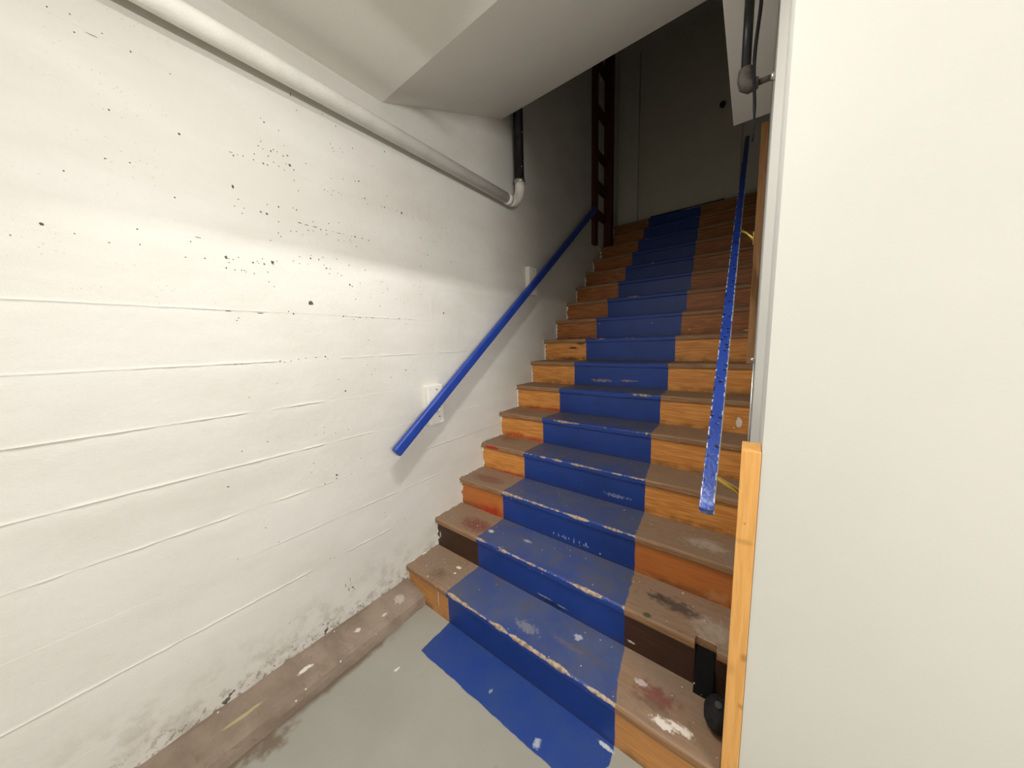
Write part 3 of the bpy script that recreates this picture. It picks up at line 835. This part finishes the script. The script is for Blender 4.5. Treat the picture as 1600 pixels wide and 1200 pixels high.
QX, QY = -0.062, 1.40
pr = thing('black_pipe', (QX, QY, 2.3), 'black pipe hanging from the beam and elbowing into the right wall', 'pipe')
tube('pipe_run', [(QX, QY, 2.302), (QX, QY, 2.606)], 0.0135, M['black_pipe'], pr, 20)
dark_brown = plain('grimy_fitting', rgb(64, 58, 50), 0.75, var=0.4, scale=40, bump=0.5)
tube('elbow', [(QX, QY, 2.325), (QX, QY, 2.318), (QX, QY, 2.295), (QX + 0.004, QY, 2.278), (QX + 0.014, QY, 2.270), (QX + 0.030, QY, 2.270), (QX + 0.036, QY, 2.270)], [0.019, 0.021, 0.022, 0.022, 0.021, 0.018, 0.015], dark_brown, pr, 20)
tube('stub', [(QX + 0.03, QY, 2.270), (RX - 0.010, QY, 2.270)], 0.0085, dark_brown, pr, 16)
tube('wall_collar', [(RX - 0.012, QY, 2.270), (RX - 0.0005, QY, 2.270)], [0.010, 0.013], M['steel'], pr, 16)

pts = [(-0.033, 1.38, 2.606)]
for k in range(1, 22):
    t = k / 21
    pts.append((-0.034 + 0.004 * math.sin(t * 9) - 0.008 * t * (1 - t), 1.38 + 0.006 * math.sin(t * 6), 2.606 - 0.52 * t))
tag(tube('electric_cable', pts, [0.0052] * 12 + [0.0045] * 6 + [0.0032] * 4, plain('cable_black', (0.008, 0.007, 0.007), 0.7, var=0.3, spec=0.2), None, 12), 'thin black cable hanging from the beam beside the black pipe', 'cable')

# ---------------------------------------------------------------- timber frame on the left wall near the top
tf = thing('timber_frame', (WX, 3.9, 2.59), 'red-brown timber frame of two posts and cross blocks on the upper wall', 'timber frame')
box('post', (WX, 3.655, 2.58), (WX + 0.042, 3.755, 5.3), M['redwood'], tf, bev=0.003)
box('post', (WX, 4.035, 14 * RISE), (WX + 0.092, 4.125, 5.3), M['redwood'], tf, bev=0.003)
for z0_, z1_ in ((2.90, 2.99), (3.20, 3.31), (3.56, 3.64), (4.01, 4.11), (4.5, 4.6)):
    box('cross_block', (WX, 3.755, z0_), (WX + 0.036, 4.035, z1_), M['redwood'], tf, bev=0.003)

# ---------------------------------------------------------------- strip lamp and added fill lamps (above and behind the view)
kl = thing('strip_light', (KEY[0], KEY[1], CZ), 'white strip light with added light-blocking plates on the ceiling above the foot of the stairs', 'ceiling light')
box('housing', (KEY[0] - 0.06, KEY[1] - 0.30, KEY[2] + 0.004), (KEY[0] + 0.05, KEY[1] + 0.30, CZ - 0.0005), M['lamp_metal'], kl, bev=0.004)
box('light_block_end', (KEY[0] - 0.06, KEY[1] + 0.306, KEY[2] - 0.085), (KEY[0] + 0.05, KEY[1] + 0.310, CZ - 0.001), M['lamp_metal'], kl)  # added unseen plate, keeps the strip lamp off the upper stairs
box('light_block_side', (KEY[0] - 0.064, KEY[1] - 0.03, KEY[2] - 0.0545), (KEY[0] - 0.06, KEY[1] + 0.34, CZ - 0.001), M['lamp_metal'], kl)  # added unseen plate, shaped to cut the lamp's light on the left wall
rl = thing('added_fill_panel', (FILL_PANEL[0], FILL_PANEL[1], CZ), 'added flat fill panel on the ceiling of the lower room', 'ceiling light')
box('frame', (FILL_PANEL[0] - 0.31, FILL_PANEL[1] - 0.61, FILL_PANEL[2] + 0.004), (FILL_PANEL[0] + 0.31, FILL_PANEL[1] + 0.61, CZ - 0.0005), M['lamp_metal'], rl, bev=0.004)  # body of the added fill panel
tl = thing('added_fill_tube', (2.4, FILL_TUBE[1], FILL_TUBE[2]), 'added long fill tube on the side wall of the lower room', 'added fill light')
box('backplate', (FILL_TUBE[0] + 0.004, FILL_TUBE[1] - 0.63, FILL_TUBE[2] - 0.06), (2.3995, FILL_TUBE[1] + 0.63, FILL_TUBE[2] + 0.06), M['lamp_metal'], tl, bev=0.004)  # body of the added fill tube
